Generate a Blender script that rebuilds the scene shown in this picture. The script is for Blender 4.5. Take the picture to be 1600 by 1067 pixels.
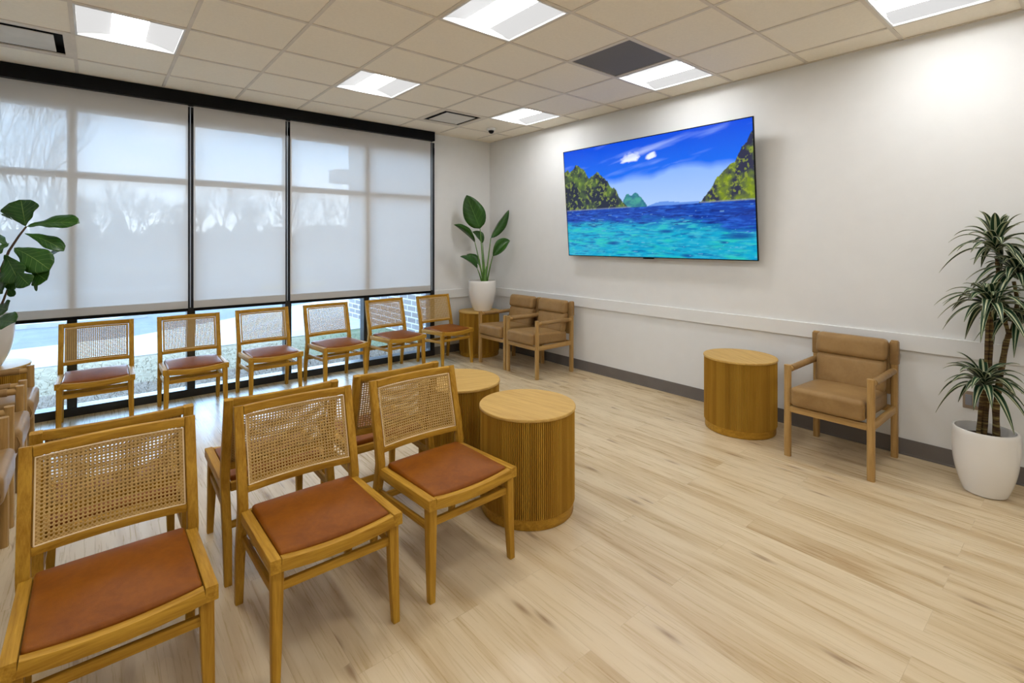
import bpy, bmesh, math, random
import numpy as np
from mathutils import Vector, Matrix, noise
random.seed(7)
PI = math.pi
R = math.radians
scene = bpy.context.scene
C = scene.collection
for o in list(bpy.data.objects): bpy.data.objects.remove(o)

# ------------------------------------------------------------------ camera, sky, exposure
CAMH = 1.521; YAW = R(39.57); FPX = 774.5; PX = 788.6; PY = 377.8
cd = bpy.data.cameras.new('camera'); cam = bpy.data.objects.new('camera', cd); C.objects.link(cam)
cam.location = (0, 0, CAMH); cam.rotation_euler = (R(90), 0, -YAW)
cd.sensor_width = 36; cd.lens = FPX / 1600 * 36; cd.shift_x = 11.4 / 1600; cd.shift_y = -(533.5 - PY) / 1600
cd.clip_start = .05; cd.clip_end = 500
scene.camera = cam
vs = scene.view_settings
vs.view_transform = 'Standard'; vs.look = 'None'; vs.gamma = 1; vs.use_curve_mapping = False; vs.exposure = 0.32
SKY = 12.0
LAMP = 25.5
w = bpy.data.worlds.new('sky'); scene.world = w; w.use_nodes = True
nt = w.node_tree; nt.nodes.clear()
def wn(t, **k):
    n = nt.nodes.new(t)
    for a, b in k.items(): setattr(n, a, b)
    return n
wo = wn('ShaderNodeOutputWorld'); bg = wn('ShaderNodeBackground'); tc = wn('ShaderNodeTexCoord')
sp = wn('ShaderNodeSeparateXYZ'); rmp = wn('ShaderNodeValToRGB'); nz = wn('ShaderNodeTexNoise'); mp = wn('ShaderNodeMapping')
cr2 = wn('ShaderNodeValToRGB'); mx = wn('ShaderNodeMixRGB')
nt.links.new(tc.outputs['Generated'], sp.inputs[0]); nt.links.new(sp.outputs['Z'], rmp.inputs[0])
rmp.color_ramp.elements[0].position = .04; rmp.color_ramp.elements[0].color = (.86, .94, 1, 1)
rmp.color_ramp.elements[1].position = .20; rmp.color_ramp.elements[1].color = (.30, .52, .80, 1)
mp.inputs['Scale'].default_value = (1.6, 1.6, 5)
nt.links.new(tc.outputs['Generated'], mp.inputs[0]); nt.links.new(mp.outputs[0], nz.inputs['Vector'])
nz.inputs['Scale'].default_value = 1.7; nz.inputs['Detail'].default_value = 4
cr2.color_ramp.elements[0].position = .50; cr2.color_ramp.elements[1].position = .72
nt.links.new(nz.outputs[0], cr2.inputs[0]); nt.links.new(cr2.outputs[0], mx.inputs[0])
nt.links.new(rmp.outputs[0], mx.inputs[1]); mx.inputs[2].default_value = (1, 1, 1, 1)
nt.links.new(mx.outputs[0], bg.inputs[0]); bg.inputs[1].default_value = SKY
nt.links.new(bg.outputs[0], wo.inputs[0])

# ------------------------------------------------------------------ helpers
def tag(o, label=None, cat=None, group=None, kind=None):
    if label: o['label'] = label
    if cat: o['category'] = cat
    if group: o['group'] = group
    if kind: o['kind'] = kind
    return o
def thing(name, label, cat, loc=(0, 0, 0), rz=0, group=None):
    o = bpy.data.objects.new(name, None); C.objects.link(o); o.empty_display_size = .05
    o.location = loc; o.rotation_euler = (0, 0, rz)
    return tag(o, label, cat, group)
def obj(name, bm, m, parent=None, smooth=False, loc=None):
    me = bpy.data.meshes.new(name)
    bmesh.ops.recalc_face_normals(bm, faces=bm.faces[:])
    bm.to_mesh(me); bm.free()
    ms = m if isinstance(m, (list, tuple)) else [m]
    for q in ms: me.materials.append(q)
    if smooth:
        me.polygons.foreach_set('use_smooth', [True] * len(me.polygons))
        if smooth != 'all':
            try: me.set_sharp_from_angle(angle=R(35))
            except Exception: pass
    o = bpy.data.objects.new(name, me); C.objects.link(o)
    if parent: o.parent = parent
    if loc: o.location = loc
    return o
def struct(name, bm, m, parent=None, smooth=False, label=None):
    o = obj(name, bm, m, parent, smooth)
    if not parent:
        o['kind'] = 'structure'
        if label: o['label'] = label
    return o
def copy_tree(o, parent=None):
    c = o.copy(); C.objects.link(c); c.parent = parent
    for ch in [x for x in KIDS.get(o.name, [])]: copy_tree(ch, c)
    return c
KIDS = {}
def index_kids():
    KIDS.clear()
    for x in bpy.data.objects:
        if x.parent: KIDS.setdefault(x.parent.name, []).append(x)
def B(): return bmesh.new()
def box(bm, x0, x1, y0, y1, z0, z1, bev=0):
    g = bmesh.ops.create_cube(bm, size=1)['verts']
    bmesh.ops.scale(bm, vec=(x1 - x0, y1 - y0, z1 - z0), verts=g)
    bmesh.ops.translate(bm, vec=((x0 + x1) / 2, (y0 + y1) / 2, (z0 + z1) / 2), verts=g)
    if bev:
        es = list({e for v in g for e in v.link_edges})
        bmesh.ops.bevel(bm, geom=es, offset=bev, segments=2, profile=.5, affect='EDGES')
    return bm
def sweep(bm, pts, w, d, bev=.004, up=Vector((0, 0, 1)), side=None, ws=None, ds=None):
    """rectangular bar (rounded corners) along pts; side = vector of width axis"""
    pts = [Vector(p) for p in pts]; n = len(pts); rings = []
    for i, p in enumerate(pts):
        t = (pts[min(i + 1, n - 1)] - pts[max(i - 1, 0)]).normalized()
        s = Vector(side) if side else t.cross(up)
        s = (s - t * s.dot(t)).normalized(); u = s.cross(t).normalized()
        ww = (ws[i] if ws else w) / 2; dd = (ds[i] if ds else d) / 2; b = min(bev, ww * .9, dd * .9)
        prof = [(-ww + b, -dd), (ww - b, -dd), (ww - b * .3, -dd + b * .3), (ww, -dd + b), (ww, dd - b), (ww - b * .3, dd - b * .3), (ww - b, dd), (-ww + b, dd), (-ww + b * .3, dd - b * .3), (-ww, dd - b), (-ww, -dd + b), (-ww + b * .3, -dd + b * .3)]
        rings.append([bm.verts.new(p + s * a + u * c) for a, c in prof])
    m = len(rings[0])
    for i in range(n - 1):
        for k in range(m):
            bm.faces.new((rings[i][k], rings[i][(k + 1) % m], rings[i + 1][(k + 1) % m], rings[i + 1][k]))
    bm.faces.new(rings[0][::-1]); bm.faces.new(rings[-1])
    return bm
def tube(bm, pts, r, n=10, rs=None, cap=True):
    pts = [Vector(p) for p in pts]; rings = []
    s0 = None
    for i, p in enumerate(pts):
        t = (pts[min(i + 1, len(pts) - 1)] - pts[max(i - 1, 0)]).normalized()
        if s0 is None:
            a = Vector((0, 0, 1)) if abs(t.z) < .9 else Vector((1, 0, 0)); s0 = t.cross(a).normalized()
        s0 = (s0 - t * s0.dot(t)).normalized(); u = t.cross(s0)
        rr = rs[i] if rs else r
        rings.append([bm.verts.new(p + (s0 * math.cos(2 * PI * k / n) + u * math.sin(2 * PI * k / n)) * rr) for k in range(n)])
    for i in range(len(rings) - 1):
        for k in range(n): bm.faces.new((rings[i][k], rings[i][(k + 1) % n], rings[i + 1][(k + 1) % n], rings[i + 1][k]))
    if cap: bm.faces.new(rings[0][::-1]); bm.faces.new(rings[-1])
    return bm
def lathe(bm, prof, n=48, cx=0, cy=0):
    rings = []
    for r, z in prof:
        if r < 1e-5: rings.append([bm.verts.new((cx, cy, z))])
        else: rings.append([bm.verts.new((cx + r * math.cos(2 * PI * k / n), cy + r * math.sin(2 * PI * k / n), z)) for k in range(n)])
    for a, b in zip(rings, rings[1:]):
        for k in range(n):
            if len(a) == 1: bm.faces.new((a[0], b[k], b[(k + 1) % n]))
            elif len(b) == 1: bm.faces.new((a[k], b[0], a[(k + 1) % n]))
            else: bm.faces.new((a[k], b[k], b[(k + 1) % n], a[(k + 1) % n]))
    return bm
def cushion(bm, c, h, r, puff=.0, n=14, fn=None):
    """rounded box: half extents h, radius r, domed top and bottom"""
    hx, hy, hz = h
    def ax(hh):
        q = [-1 + .5 * (1 - math.cos(PI / 2 * k / 4)) * 2 * 0 for k in range(0)]
        inn = hh - r; L = []
        for k in range(5): L.append(-inn - r * math.cos(PI / 2 * k / 4) if k < 4 else -inn)
        m = max(2, n // 2)
        for k in range(1, m): L.append(-inn + 2 * inn * k / m)
        L += [-v for v in L[:5][::-1]]
        return L
    X, Y, Z = ax(hx), ax(hy), ax(hz); V = {}
    def vert(x, y, z):
        k = (round(x, 5), round(y, 5), round(z, 5))
        if k in V: return V[k]
        q = Vector((x, y, z)); inn = Vector((max(-hx + r, min(hx - r, x)), max(-hy + r, min(hy - r, y)), max(-hz + r, min(hz - r, z))))
        # map surface point direction
        d = Vector(((x - inn.x), (y - inn.y), (z - inn.z)))
        p = inn + (d.normalized() * r if d.length > 1e-7 else d)
        p.z += (1 if p.z > 0 else -1) * puff * max(0, (1 - (x / hx) ** 2)) * max(0, (1 - (y / hy) ** 2)) * min(1, abs(p.z) / (hz * .6))
        if fn: p = fn(p)
        V[k] = bm.verts.new(p + Vector(c)); return V[k]
    def grid(A, Bx, f):
        for i in range(len(A) - 1):
            for j in range(len(Bx) - 1):
                q = [f(A[i], Bx[j]), f(A[i + 1], Bx[j]), f(A[i + 1], Bx[j + 1]), f(A[i], Bx[j + 1])]
                if len(set(q)) == 4:
                    try: bm.faces.new(q)
                    except ValueError: pass
    for s in (-1, 1):
        grid(X, Y, lambda a, b: vert(a, b, s * hz)); grid(X, Z, lambda a, b: vert(a, s * hy, b)); grid(Y, Z, lambda a, b: vert(s * hx, a, b))
    return bm
def at(u, v, D):
    X = (u - PX) / FPX * D; s, c = math.sin(YAW), math.cos(YAW)
    return Vector((c * X + s * D, -s * X + c * D, CAMH + (PY - v) / FPX * D))

# ------------------------------------------------------------------ materials
M = {}
class NT:
    def __init__(s, name):
        s.m = bpy.data.materials.new(name); s.m.use_nodes = True; s.t = s.m.node_tree; s.n = s.t.nodes; s.n.clear()
        s.out = s.n.new('ShaderNodeOutputMaterial'); M[name] = s.m
    def new(s, t, **k):
        q = s.n.new(t)
        for a, b in k.items():
            if a in q.inputs.keys() if isinstance(a, str) else False: q.inputs[a].default_value = b
            else: setattr(q, a, b)
        return q
    def link(s, a, b): s.t.links.new(a, b)
    def bsdf(s, col=(.5, .5, .5), rough=.5, spec=.5, metal=0, coat=0):
        b = s.n.new('ShaderNodeBsdfPrincipled'); b.inputs['Base Color'].default_value = (*col, 1)
        b.inputs['Roughness'].default_value = rough; b.inputs['Metallic'].default_value = metal
        b.inputs['Specular IOR Level'].default_value = spec; b.inputs['Coat Weight'].default_value = coat
        b.inputs['Coat Roughness'].default_value = .15
        s.link(b.outputs[0], s.out.inputs[0]); s.b = b; return b
    def coords(s, scale=(1, 1, 1), rot=(0, 0, 0), kind='Object', loc=(0, 0, 0)):
        t = s.n.new('ShaderNodeTexCoord'); m = s.n.new('ShaderNodeMapping'); m.inputs['Scale'].default_value = scale
        m.inputs['Rotation'].default_value = rot; m.inputs['Location'].default_value = loc
        s.link(t.outputs[kind], m.inputs[0]); return m.outputs[0]
    def noise(s, vec, scale, detail=3, rough=.5, dist=0):
        q = s.n.new('ShaderNodeTexNoise'); q.inputs['Scale'].default_value = scale; q.inputs['Detail'].default_value = detail
        q.inputs['Roughness'].default_value = rough; q.inputs['Distortion'].default_value = dist
        if vec is not None: s.link(vec, q.inputs['Vector'])
        return q.outputs[0]
    def ramp(s, f, stops, interp='LINEAR'):
        q = s.n.new('ShaderNodeValToRGB'); e = q.color_ramp.elements; q.color_ramp.interpolation = interp
        while len(e) < len(stops): e.new(.5)
        for i, (p, c) in enumerate(stops): e[i].position = p; e[i].color = (*c, 1) if len(c) == 3 else c
        s.link(f, q.inputs[0]); return q.outputs[0]
    def mix(s, f, a, b, mode='MIX'):
        q = s.n.new('ShaderNodeMixRGB'); q.blend_type = mode
        for i, v in zip((0, 1, 2), (f, a, b)):
            if isinstance(v, (int, float)): q.inputs[i].default_value = v
            elif isinstance(v, tuple): q.inputs[i].default_value = (*v, 1)
            else: s.link(v, q.inputs[i])
        return q.outputs[0]
    def math(s, op, a, b=None, clamp=False):
        q = s.n.new('ShaderNodeMath'); q.operation = op; q.use_clamp = clamp
        for i, v in enumerate((a, b)):
            if v is None: continue
            if isinstance(v, (int, float)): q.inputs[i].default_value = v
            else: s.link(v, q.inputs[i])
        return q.outputs[0]
    def bump(s, h, strength=.2, dist=.01):
        q = s.n.new('ShaderNodeBump'); q.inputs['Strength'].default_value = strength; q.inputs['Distance'].default_value = dist
        s.link(h, q.inputs['Height']); s.link(q.outputs[0], s.b.inputs['Normal'])
def plain(name, col, rough=.5, spec=.5, metal=0, var=.06, scale=8, bump=0, coat=0):
    t = NT(name); t.bsdf(col, rough, spec, metal, coat)
    nn = t.noise(t.coords(), scale, 4)
    c = t.ramp(nn, [(.3, tuple(max(0, x * (1 - var)) for x in col)), (.7, tuple(min(1, x * (1 + var)) for x in col))])
    t.link(c, t.b.inputs['Base Color'])
    if bump: t.bump(t.noise(t.coords(), 300, 2), bump, .002)
    return t.m
def wood(name, light, dark, axis='x', rough=.42, dens=1.0, spec=.4):
    t = NT(name); t.bsdf(light, rough, spec)
    sc = {'x': (1.6, 26, 26), 'y': (26, 1.6, 26), 'z': (26, 26, 1.6)}[axis]
    oi = t.new('ShaderNodeObjectInfo'); add = t.new('ShaderNodeVectorMath', operation='ADD')
    t.link(t.coords(sc), add.inputs[0]); cm = t.new('ShaderNodeCombineXYZ'); rm = t.math('MULTIPLY', oi.outputs['Random'], 37.0)
    for k in range(3): t.link(rm, cm.inputs[k])
    t.link(cm.outputs[0], add.inputs[1]); v = add.outputs[0]
    a = t.noise(v, 1.6 * dens, 5, .6, .6); b = t.noise(v, 7 * dens, 3, .6, .2)
    f = t.math('ADD', t.math('MULTIPLY', a, .7), t.math('MULTIPLY', b, .3))
    mid = tuple((x + y) / 2 for x, y in zip(light, dark))
    t.link(t.ramp(f, [(.36, dark), (.5, mid), (.62, light)]), t.b.inputs['Base Color'])
    t.bump(b, .12, .002)
    return t.m
for a in 'xyz':
    wood('oak_' + a, (.54, .298, .036), (.32, .15, .012), a, .46, 1, .16)
    wood('pale_oak_' + a, (.49, .30, .105), (.34, .19, .056), a, .45, 1, .3)
wood('table_top_oak', (.62, .395, .115), (.48, .28, .068), 'y', .42, 1, .2)
def leather(name, a, b, rough=.36):
    t = NT(name); t.bsdf(a, rough, .2)
    v = t.coords(); n1 = t.noise(v, 7, 5, .6, .5); n2 = t.noise(v, 60, 3)
    t.link(t.ramp(t.math('ADD', t.math('MULTIPLY', n1, .8), t.math('MULTIPLY', n2, .2)), [(.35, b), (.65, a)]), t.b.inputs['Base Color'])
    vo = t.new('ShaderNodeTexVoronoi'); t.link(v, vo.inputs['Vector']); vo.inputs['Scale'].default_value = 420
    t.bump(t.math('ADD', vo.outputs[0], t.math('MULTIPLY', n1, 3)), .12, .0015)
    return t.m
leather('cognac_leather', (.27, .080, .002), (.18, .046, .001), .46)
leather('tan_leather', (.355, .215, .084), (.27, .155, .058), .38)
# reeded table side: staves of alternating tone
t = NT('reeded_oak'); t.bsdf((.4, .2, .05), .5, .15)
tcn = t.new('ShaderNodeTexCoord'); sx = t.new('ShaderNodeSeparateXYZ'); t.link(tcn.outputs['Object'], sx.inputs[0])
ang = t.math('ARCTAN2', sx.outputs[1], sx.outputs[0])
st = t.math('FLOOR', t.math('MULTIPLY', ang, 22 / PI)); wnz = t.new('ShaderNodeTexWhiteNoise', noise_dimensions='1D'); t.link(st, wnz.inputs['W'])
g = t.noise(t.coords((30, 30, 1.8)), 1.5, 4, .6, .5)
f = t.math('ADD', t.math('MULTIPLY', wnz.outputs[0], .42), t.math('MULTIPLY', g, .58))
t.link(t.ramp(f, [(.2, (.34, .165, .018)), (.5, (.42, .222, .026)), (.8, (.50, .285, .04))]), t.b.inputs['Base Color'])
# cane webbing
t = NT('cane_weave'); t.bsdf((.6, .4, .17), .55, .3)
cxn = t.new('ShaderNodeTexCoord'); sx = t.new('ShaderNodeSeparateXYZ'); t.link(cxn.outputs['Object'], sx.inputs[0])
def stripes(t, val, per, wdt):
    fr = t.math('FRACT', t.math('MULTIPLY', val, 1 / per)); return t.math('LESS_THAN', t.math('ABSOLUTE', t.math('SUBTRACT', fr, .5)), wdt)
P_ = .0125
a1 = t.math('ADD', sx.outputs[0], sx.outputs[2]); a2 = t.math('SUBTRACT', sx.outputs[0], sx.outputs[2])
dd = t.math('MAXIMUM', stripes(t, a1, P_, .11), stripes(t, a2, P_, .11))
hv = t.math('MAXIMUM', stripes(t, t.math('ADD', sx.outputs[0], .0), P_, .05), stripes(t, sx.outputs[2], P_, .05))
base = t.ramp(t.noise(t.coords((1, 1, 1)), 45, 4), [(.3, (.36, .205, .050)), (.7, (.52, .33, .105))])
c1 = t.mix(t.math('MULTIPLY', hv, .6), base, (.30, .16, .045)); c2 = t.mix(t.math('MULTIPLY', dd, .65), c1, (.66, .455, .18))
t.link(c2, t.b.inputs['Base Color'])
plain('cane_spline', (.78, .60, .36), .5)
# floor planks running along y
t = NT('oak_plank_floor'); t.bsdf((.6, .48, .32), .36, .5)
v0 = t.coords((1, 1, 1), (0, 0, R(90)))
br = t.new('ShaderNodeTexBrick'); t.link(v0, br.inputs['Vector']); br.offset = .37; br.offset_frequency = 2; br.squash = 1
br.inputs['Color1'].default_value = (0, 0, 0, 1); br.inputs['Color2'].default_value = (1, 1, 1, 1); br.inputs['Mortar'].default_value = (.5, .5, .5, 1)
br.inputs['Scale'].default_value = 1; br.inputs['Mortar Size'].default_value = .0009; br.inputs['Brick Width'].default_value = 1.22
br.inputs['Row Height'].default_value = .178; br.inputs['Bias'].default_value = 0; br.inputs['Mortar Smooth'].default_value = 0
rnd = t.new('ShaderNodeSeparateColor'); t.link(br.outputs['Color'], rnd.inputs[0]); rv = rnd.outputs[0]
vv = t.coords((6.5, .55, 1)); add = t.new('ShaderNodeVectorMath', operation='ADD'); cm = t.new('ShaderNodeCombineXYZ')
t.link(t.math('MULTIPLY', rv, 31.0), cm.inputs[0]); t.link(t.math('MULTIPLY', rv, 57.0), cm.inputs[1]); t.link(vv, add.inputs[0]); t.link(cm.outputs[0], add.inputs[1])
n1 = t.noise(add.outputs[0], 1.5, 4, .55, 1.1)
vf = t.coords((70, 2.2, 1)); add2 = t.new('ShaderNodeVectorMath', operation='ADD'); t.link(vf, add2.inputs[0]); t.link(cm.outputs[0], add2.inputs[1])
n2 = t.noise(add2.outputs[0], 1.4, 4, .6, .3)
f = t.math('ADD', t.math('ADD', t.math('MULTIPLY', n1, .82), t.math('MULTIPLY', n2, .13)), t.math('MULTIPLY', rv, .07))
colr = t.ramp(f, [(.32, (.44, .30, .15)), (.44, (.565, .425, .245)), (.54, (.64, .505, .315)), (.70, (.69, .56, .37))])
vk = t.coords((3.4, .8, 1)); add3 = t.new('ShaderNodeVectorMath', operation='ADD'); t.link(vk, add3.inputs[0]); t.link(cm.outputs[0], add3.inputs[1])
vo = t.new('ShaderNodeTexVoronoi', voronoi_dimensions='2D'); t.link(add3.outputs[0], vo.inputs['Vector']); vo.inputs['Scale'].default_value = 1.7
kn = t.ramp(vo.outputs[0], [(.0, (1, 1, 1)), (.04, (.7, .7, .7)), (.10, (.12, .12, .12)), (.22, (0, 0, 0))])
kk = t.math('MULTIPLY', kn, t.math('GREATER_THAN', t.noise(add3.outputs[0], .8, 1), .50))
colr = t.mix(t.math('MULTIPLY', kk, .8), colr, (.22, .12, .055))
colr = t.mix(t.math('MULTIPLY', br.outputs['Fac'], .25), colr, (.25, .16, .09))
t.link(colr, t.b.inputs['Base Color'])
t.link(t.ramp(n2, [(.3, (.24, .24, .24)), (.7, (.36, .36, .36))]), t.b.inputs['Roughness'])
t.bump(t.math('SUBTRACT', t.math('MULTIPLY', n2, .3), br.outputs['Fac']), .12, .0015)

plain('wall_paint', (.775, .772, .755), .62, .3, var=.012, bump=.04)
plain('rail_paint', (.79, .787, .77), .4, .4, var=.01)
plain('baseboard_vinyl', (.155, .135, .12), .5, .4, var=.05)
plain('ceiling_tile', (.92, .85, .72), .9, .1, var=.02, scale=60, bump=.15)
plain('grid_metal', (.72, .65, .55), .5, .3)
plain('white_metal', (.75, .75, .74), .45)
plain('vent_paint', (.66, .63, .57), .5)
plain('cable_metal', (.45, .5, .56), .3, .5)
plain('black_metal', (.002, .002, .0022), .4, .15)
plain('frame_metal', (.012, .013, .016), .28, .5)
plain('dark_void', (.01, .01, .01), .8)
plain('white_ceramic', (.80, .775, .73), .2, .5, var=.02, scale=4, coat=.4)
plain('soil', (.035, .022, .014), .95, .1, var=.5, scale=60, bump=.6)
plain('rubber', (.02, .018, .016), .8)
plain('tan_plate', (.28, .21, .15), .5); plain('grey_plastic', (.25, .26, .29), .4)
plain('brown_thread', (.18, .10, .045), .7)
t = NT('lamp_diffuser'); e = t.new('ShaderNodeEmission'); e.inputs[0].default_value = (.985, 1, 1.02, 1); e.inputs[1].default_value = LAMP; t.link(e.outputs[0], t.out.inputs[0])
t = NT('lamp_side_lens'); e = t.new('ShaderNodeEmission'); e.inputs[0].default_value = (1, .98, .96, 1); e.inputs[1].default_value = .55
b = t.bsdf((.02, .02, .02), .7, .05); b.inputs['Emission Color'].default_value = (1, .99, .98, 1); b.inputs['Emission Strength'].default_value = .58
# perforated return grille
t = NT('perforated_metal'); t.bsdf((.3, .29, .27), .6, .3)
vo = t.new('ShaderNodeTexVoronoi'); t.link(t.coords((1, 1, 0)), vo.inputs['Vector']); vo.inputs['Scale'].default_value = 110; vo.inputs['Randomness'].default_value = 0
t.link(t.ramp(vo.outputs[0], [(.30, (.05, .047, .042)), (.45, (.27, .25, .22))]), t.b.inputs['Base Color'])
# solar shade fabric
t = NT('shade_fabric')
v = t.coords(); wv = t.noise(t.coords((1, 1, 1)), 2.0, 2)
tr = t.new('ShaderNodeBsdfTransparent'); di = t.new('ShaderNodeBsdfDiffuse'); tl = t.new('ShaderNodeBsdfTranslucent')
c = t.ramp(wv, [(.3, (.66, .635, .60)), (.7, (.69, .665, .63))]); t.link(c, di.inputs[0]); tl.inputs[0].default_value = (.87, .84, .80, 1)
m1 = t.new('ShaderNodeMixShader'); m1.inputs[0].default_value = .185; t.link(di.outputs[0], m1.inputs[1]); t.link(tl.outputs[0], m1.inputs[2])
m2 = t.new('ShaderNodeMixShader'); m2.inputs[0].default_value = .030; t.link(m1.outputs[0], m2.inputs[1]); t.link(tr.outputs[0], m2.inputs[2])
t.link(m2.outputs[0], t.out.inputs[0])
t = NT('shade_hem')
di = t.new('ShaderNodeBsdfDiffuse'); di.inputs[0].default_value = (.60, .565, .52, 1); tl = t.new('ShaderNodeBsdfTranslucent'); tl.inputs[0].default_value = (.6, .58, .55, 1)
nn = t.ramp(t.noise(t.coords(), 3, 2), [(.3, (.56, .53, .49)), (.7, (.60, .57, .53))]); t.link(nn, di.inputs[0])
m1 = t.new('ShaderNodeMixShader'); m1.inputs[0].default_value = .22; t.link(di.outputs[0], m1.inputs[1]); t.link(tl.outputs[0], m1.inputs[2]); t.link(m1.outputs[0], t.out.inputs[0])
# window glass (thin pane)
t = NT('pane_glass'); tr = t.new('ShaderNodeBsdfTransparent'); tr.inputs[0].default_value = (.93, .97, 1, 1); gl = t.new('ShaderNodeBsdfGlossy'); gl.inputs['Roughness'].default_value = .02
fr = t.new('ShaderNodeFresnel'); fr.inputs[0].default_value = 1.45; m1 = t.new('ShaderNodeMixShader'); t.link(fr.outputs[0], m1.inputs[0]); t.link(tr.outputs[0], m1.inputs[1]); t.link(gl.outputs[0], m1.inputs[2]); t.link(m1.outputs[0], t.out.inputs[0])
# leaves
def leafmat(name, a, b, vein=None, rough=.35, stripe=False):
    t = NT(name); t.bsdf(a, rough, .3); b_ = t.b
    nn = t.noise(t.coords(), 6, 3); c = t.ramp(nn, [(.3, b), (.7, a)])
    uv = t.new('ShaderNodeUVMap'); s = t.new('ShaderNodeSeparateXYZ'); t.link(uv.outputs[0], s.inputs[0])
    off = t.math('ABSOLUTE', t.math('SUBTRACT', s.outputs[0], .5))
    if stripe:   # white bands beside the midrib and at the margin
        m = t.ramp(off, [(.0, (.0, .0, .0)), (.03, (.9, .9, .9)), (.09, (.9, .9, .9)), (.12, (0, 0, 0)), (.45, (0, 0, 0)), (.47, (.8, .8, .8)), (.5, (.8, .8, .8))])
        c = t.mix(m, c, (.60, .62, .38))
    elif vein:
        mid = t.math('LESS_THAN', off, .012)
        ph = t.math('FRACT', t.math('MULTIPLY', t.math('SUBTRACT', s.outputs[1], t.math('MULTIPLY', off, .55)), 7.0))
        lat = t.math('LESS_THAN', t.math('ABSOLUTE', t.math('SUBTRACT', ph, .5)), .035)
        c = t.mix(t.math('MULTIPLY', t.math('MAXIMUM', mid, t.math('MULTIPLY', lat, .6)), .7), c, vein)
    t.link(c, b_.inputs['Base Color'])
    return t.m
leafmat('paradise_leaf', (.024, .09, .008), (.014, .055, .005), (.10, .22, .04))
leafmat('fig_leaf', (.032, .105, .012), (.014, .058, .007), (.22, .34, .08), .3)
leafmat('dracaena_leaf', (.010, .045, .014), (.004, .022, .008), None, .4, True)
plain('green_stalk', (.10, .22, .035), .45, var=.2); plain('brown_stem', (.10, .06, .03), .8, var=.3, scale=40)
t = NT('ringed_cane'); t.bsdf((.1, .08, .03), .75, .2)
f = t.noise(t.coords((8, 8, 55)), 1.6, 3); t.link(t.ramp(f, [(.35, (.05, .028, .014)), (.55, (.13, .085, .03)), (.68, (.28, .22, .08))]), t.b.inputs['Base Color'])

# ------------------------------------------------------------------ room shell
XW = 4.4655; YW = 5.75; CE = 2.973; XL = -1.02; YB = -3.0
bm = B(); box(bm, XL, XW, YB, YW, -.1, 0); struct('floor', bm, M['oak_plank_floor'])
bm = B(); box(bm, XW, XW + .12, YB - .12, YW + .2, -.1, CE + .3); struct('wall_right', bm, M['wall_paint'])
bm = B(); box(bm, XL - .12, XL, YB - .12, YW + .2, -.1, CE + .3); struct('wall_left', bm, M['wall_paint'])
bm = B(); box(bm, XL, XW, YB - .12, YB, -.1, CE + .3); struct('wall_back', bm, M['wall_paint'])
WX1 = 3.51
bm = B(); box(bm, WX1, XW, YW, YW + .2, -.1, CE + .3); box(bm, XL, WX1, YW + .0, YW + .2, 2.70, CE + .3); struct('wall_front', bm, M['wall_paint'])
# chair rail and baseboards
bm = B(); box(bm, XW - .02, XW, YB, YW, .748, .866, .003); struct('trim_1', bm, M['rail_paint'])
bm = B(); box(bm, WX1, XW - .02, YW - .02, YW, .748, .866, .003); struct('trim_2', bm, M['rail_paint'])
bm = B(); box(bm, XW - .007, XW, YB, YW, 0, .115, .002); box(bm, XW - .014, XW - .006, YB, YW, 0, .012, .002); struct('baseboard_right', bm, M['baseboard_vinyl'])
bm = B(); box(bm, WX1, XW - .007, YW - .007, YW, 0, .105, .002); struct('baseboard_front', bm, M['baseboard_vinyl'])
bm = B(); box(bm, XL, XL + .007, YB, YW, 0, .105, .002); struct('baseboard_left', bm, M['baseboard_vinyl'])
# ceiling tiles on a 0.6096 grid
G = .6096; GX = -.1187; GY = 1.5355
LIGHTS = [(i, j) for i in (0, 3, 6) for j in (4, 1, -2, -5)]
VENTS = [(-1, 5), (5, 5)]; GRILLE = [(5, 1)]
holes = set(LIGHTS) | set(VENTS) | set(GRILLE)
xs = [XL] + [GX + G * i for i in range(-1, 8)] + [XW]; ys = [YB] + [GY + G * j for j in range(-7, 7)] + [YW]
bm = B()
for a in range(len(xs) - 1):
    for c in range(len(ys) - 1):
        i = a - 2; j = c - 8
        if (i, j) in holes: continue
        x0, x1, y0, y1 = xs[a], xs[a + 1], ys[c], ys[c + 1]
        box(bm, x0, x1, y0, y1, CE, CE + .02)
struct('ceiling', bm, M['ceiling_tile'])
bm = B()
for x in xs[1:-1]: box(bm, x - .012, x + .012, YB, YW - .13, CE - .005, CE + .001)
for y in ys[1:-1]: box(bm, XL, XW, y - .012, y + .012, CE - .006, CE + .0005)
box(bm, XW - .022, XW, YB, YW - .13, CE - .006, CE + .001); struct('trim_3', bm, M['grid_metal'])
bm = B(); box(bm, XL, XW, YB, YW, CE + .28, CE + .3); struct('ceiling.001', bm, M['dark_void'])

def cell(i, j): return GX + G * (i + .5), GY + G * (j + .5)
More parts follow.
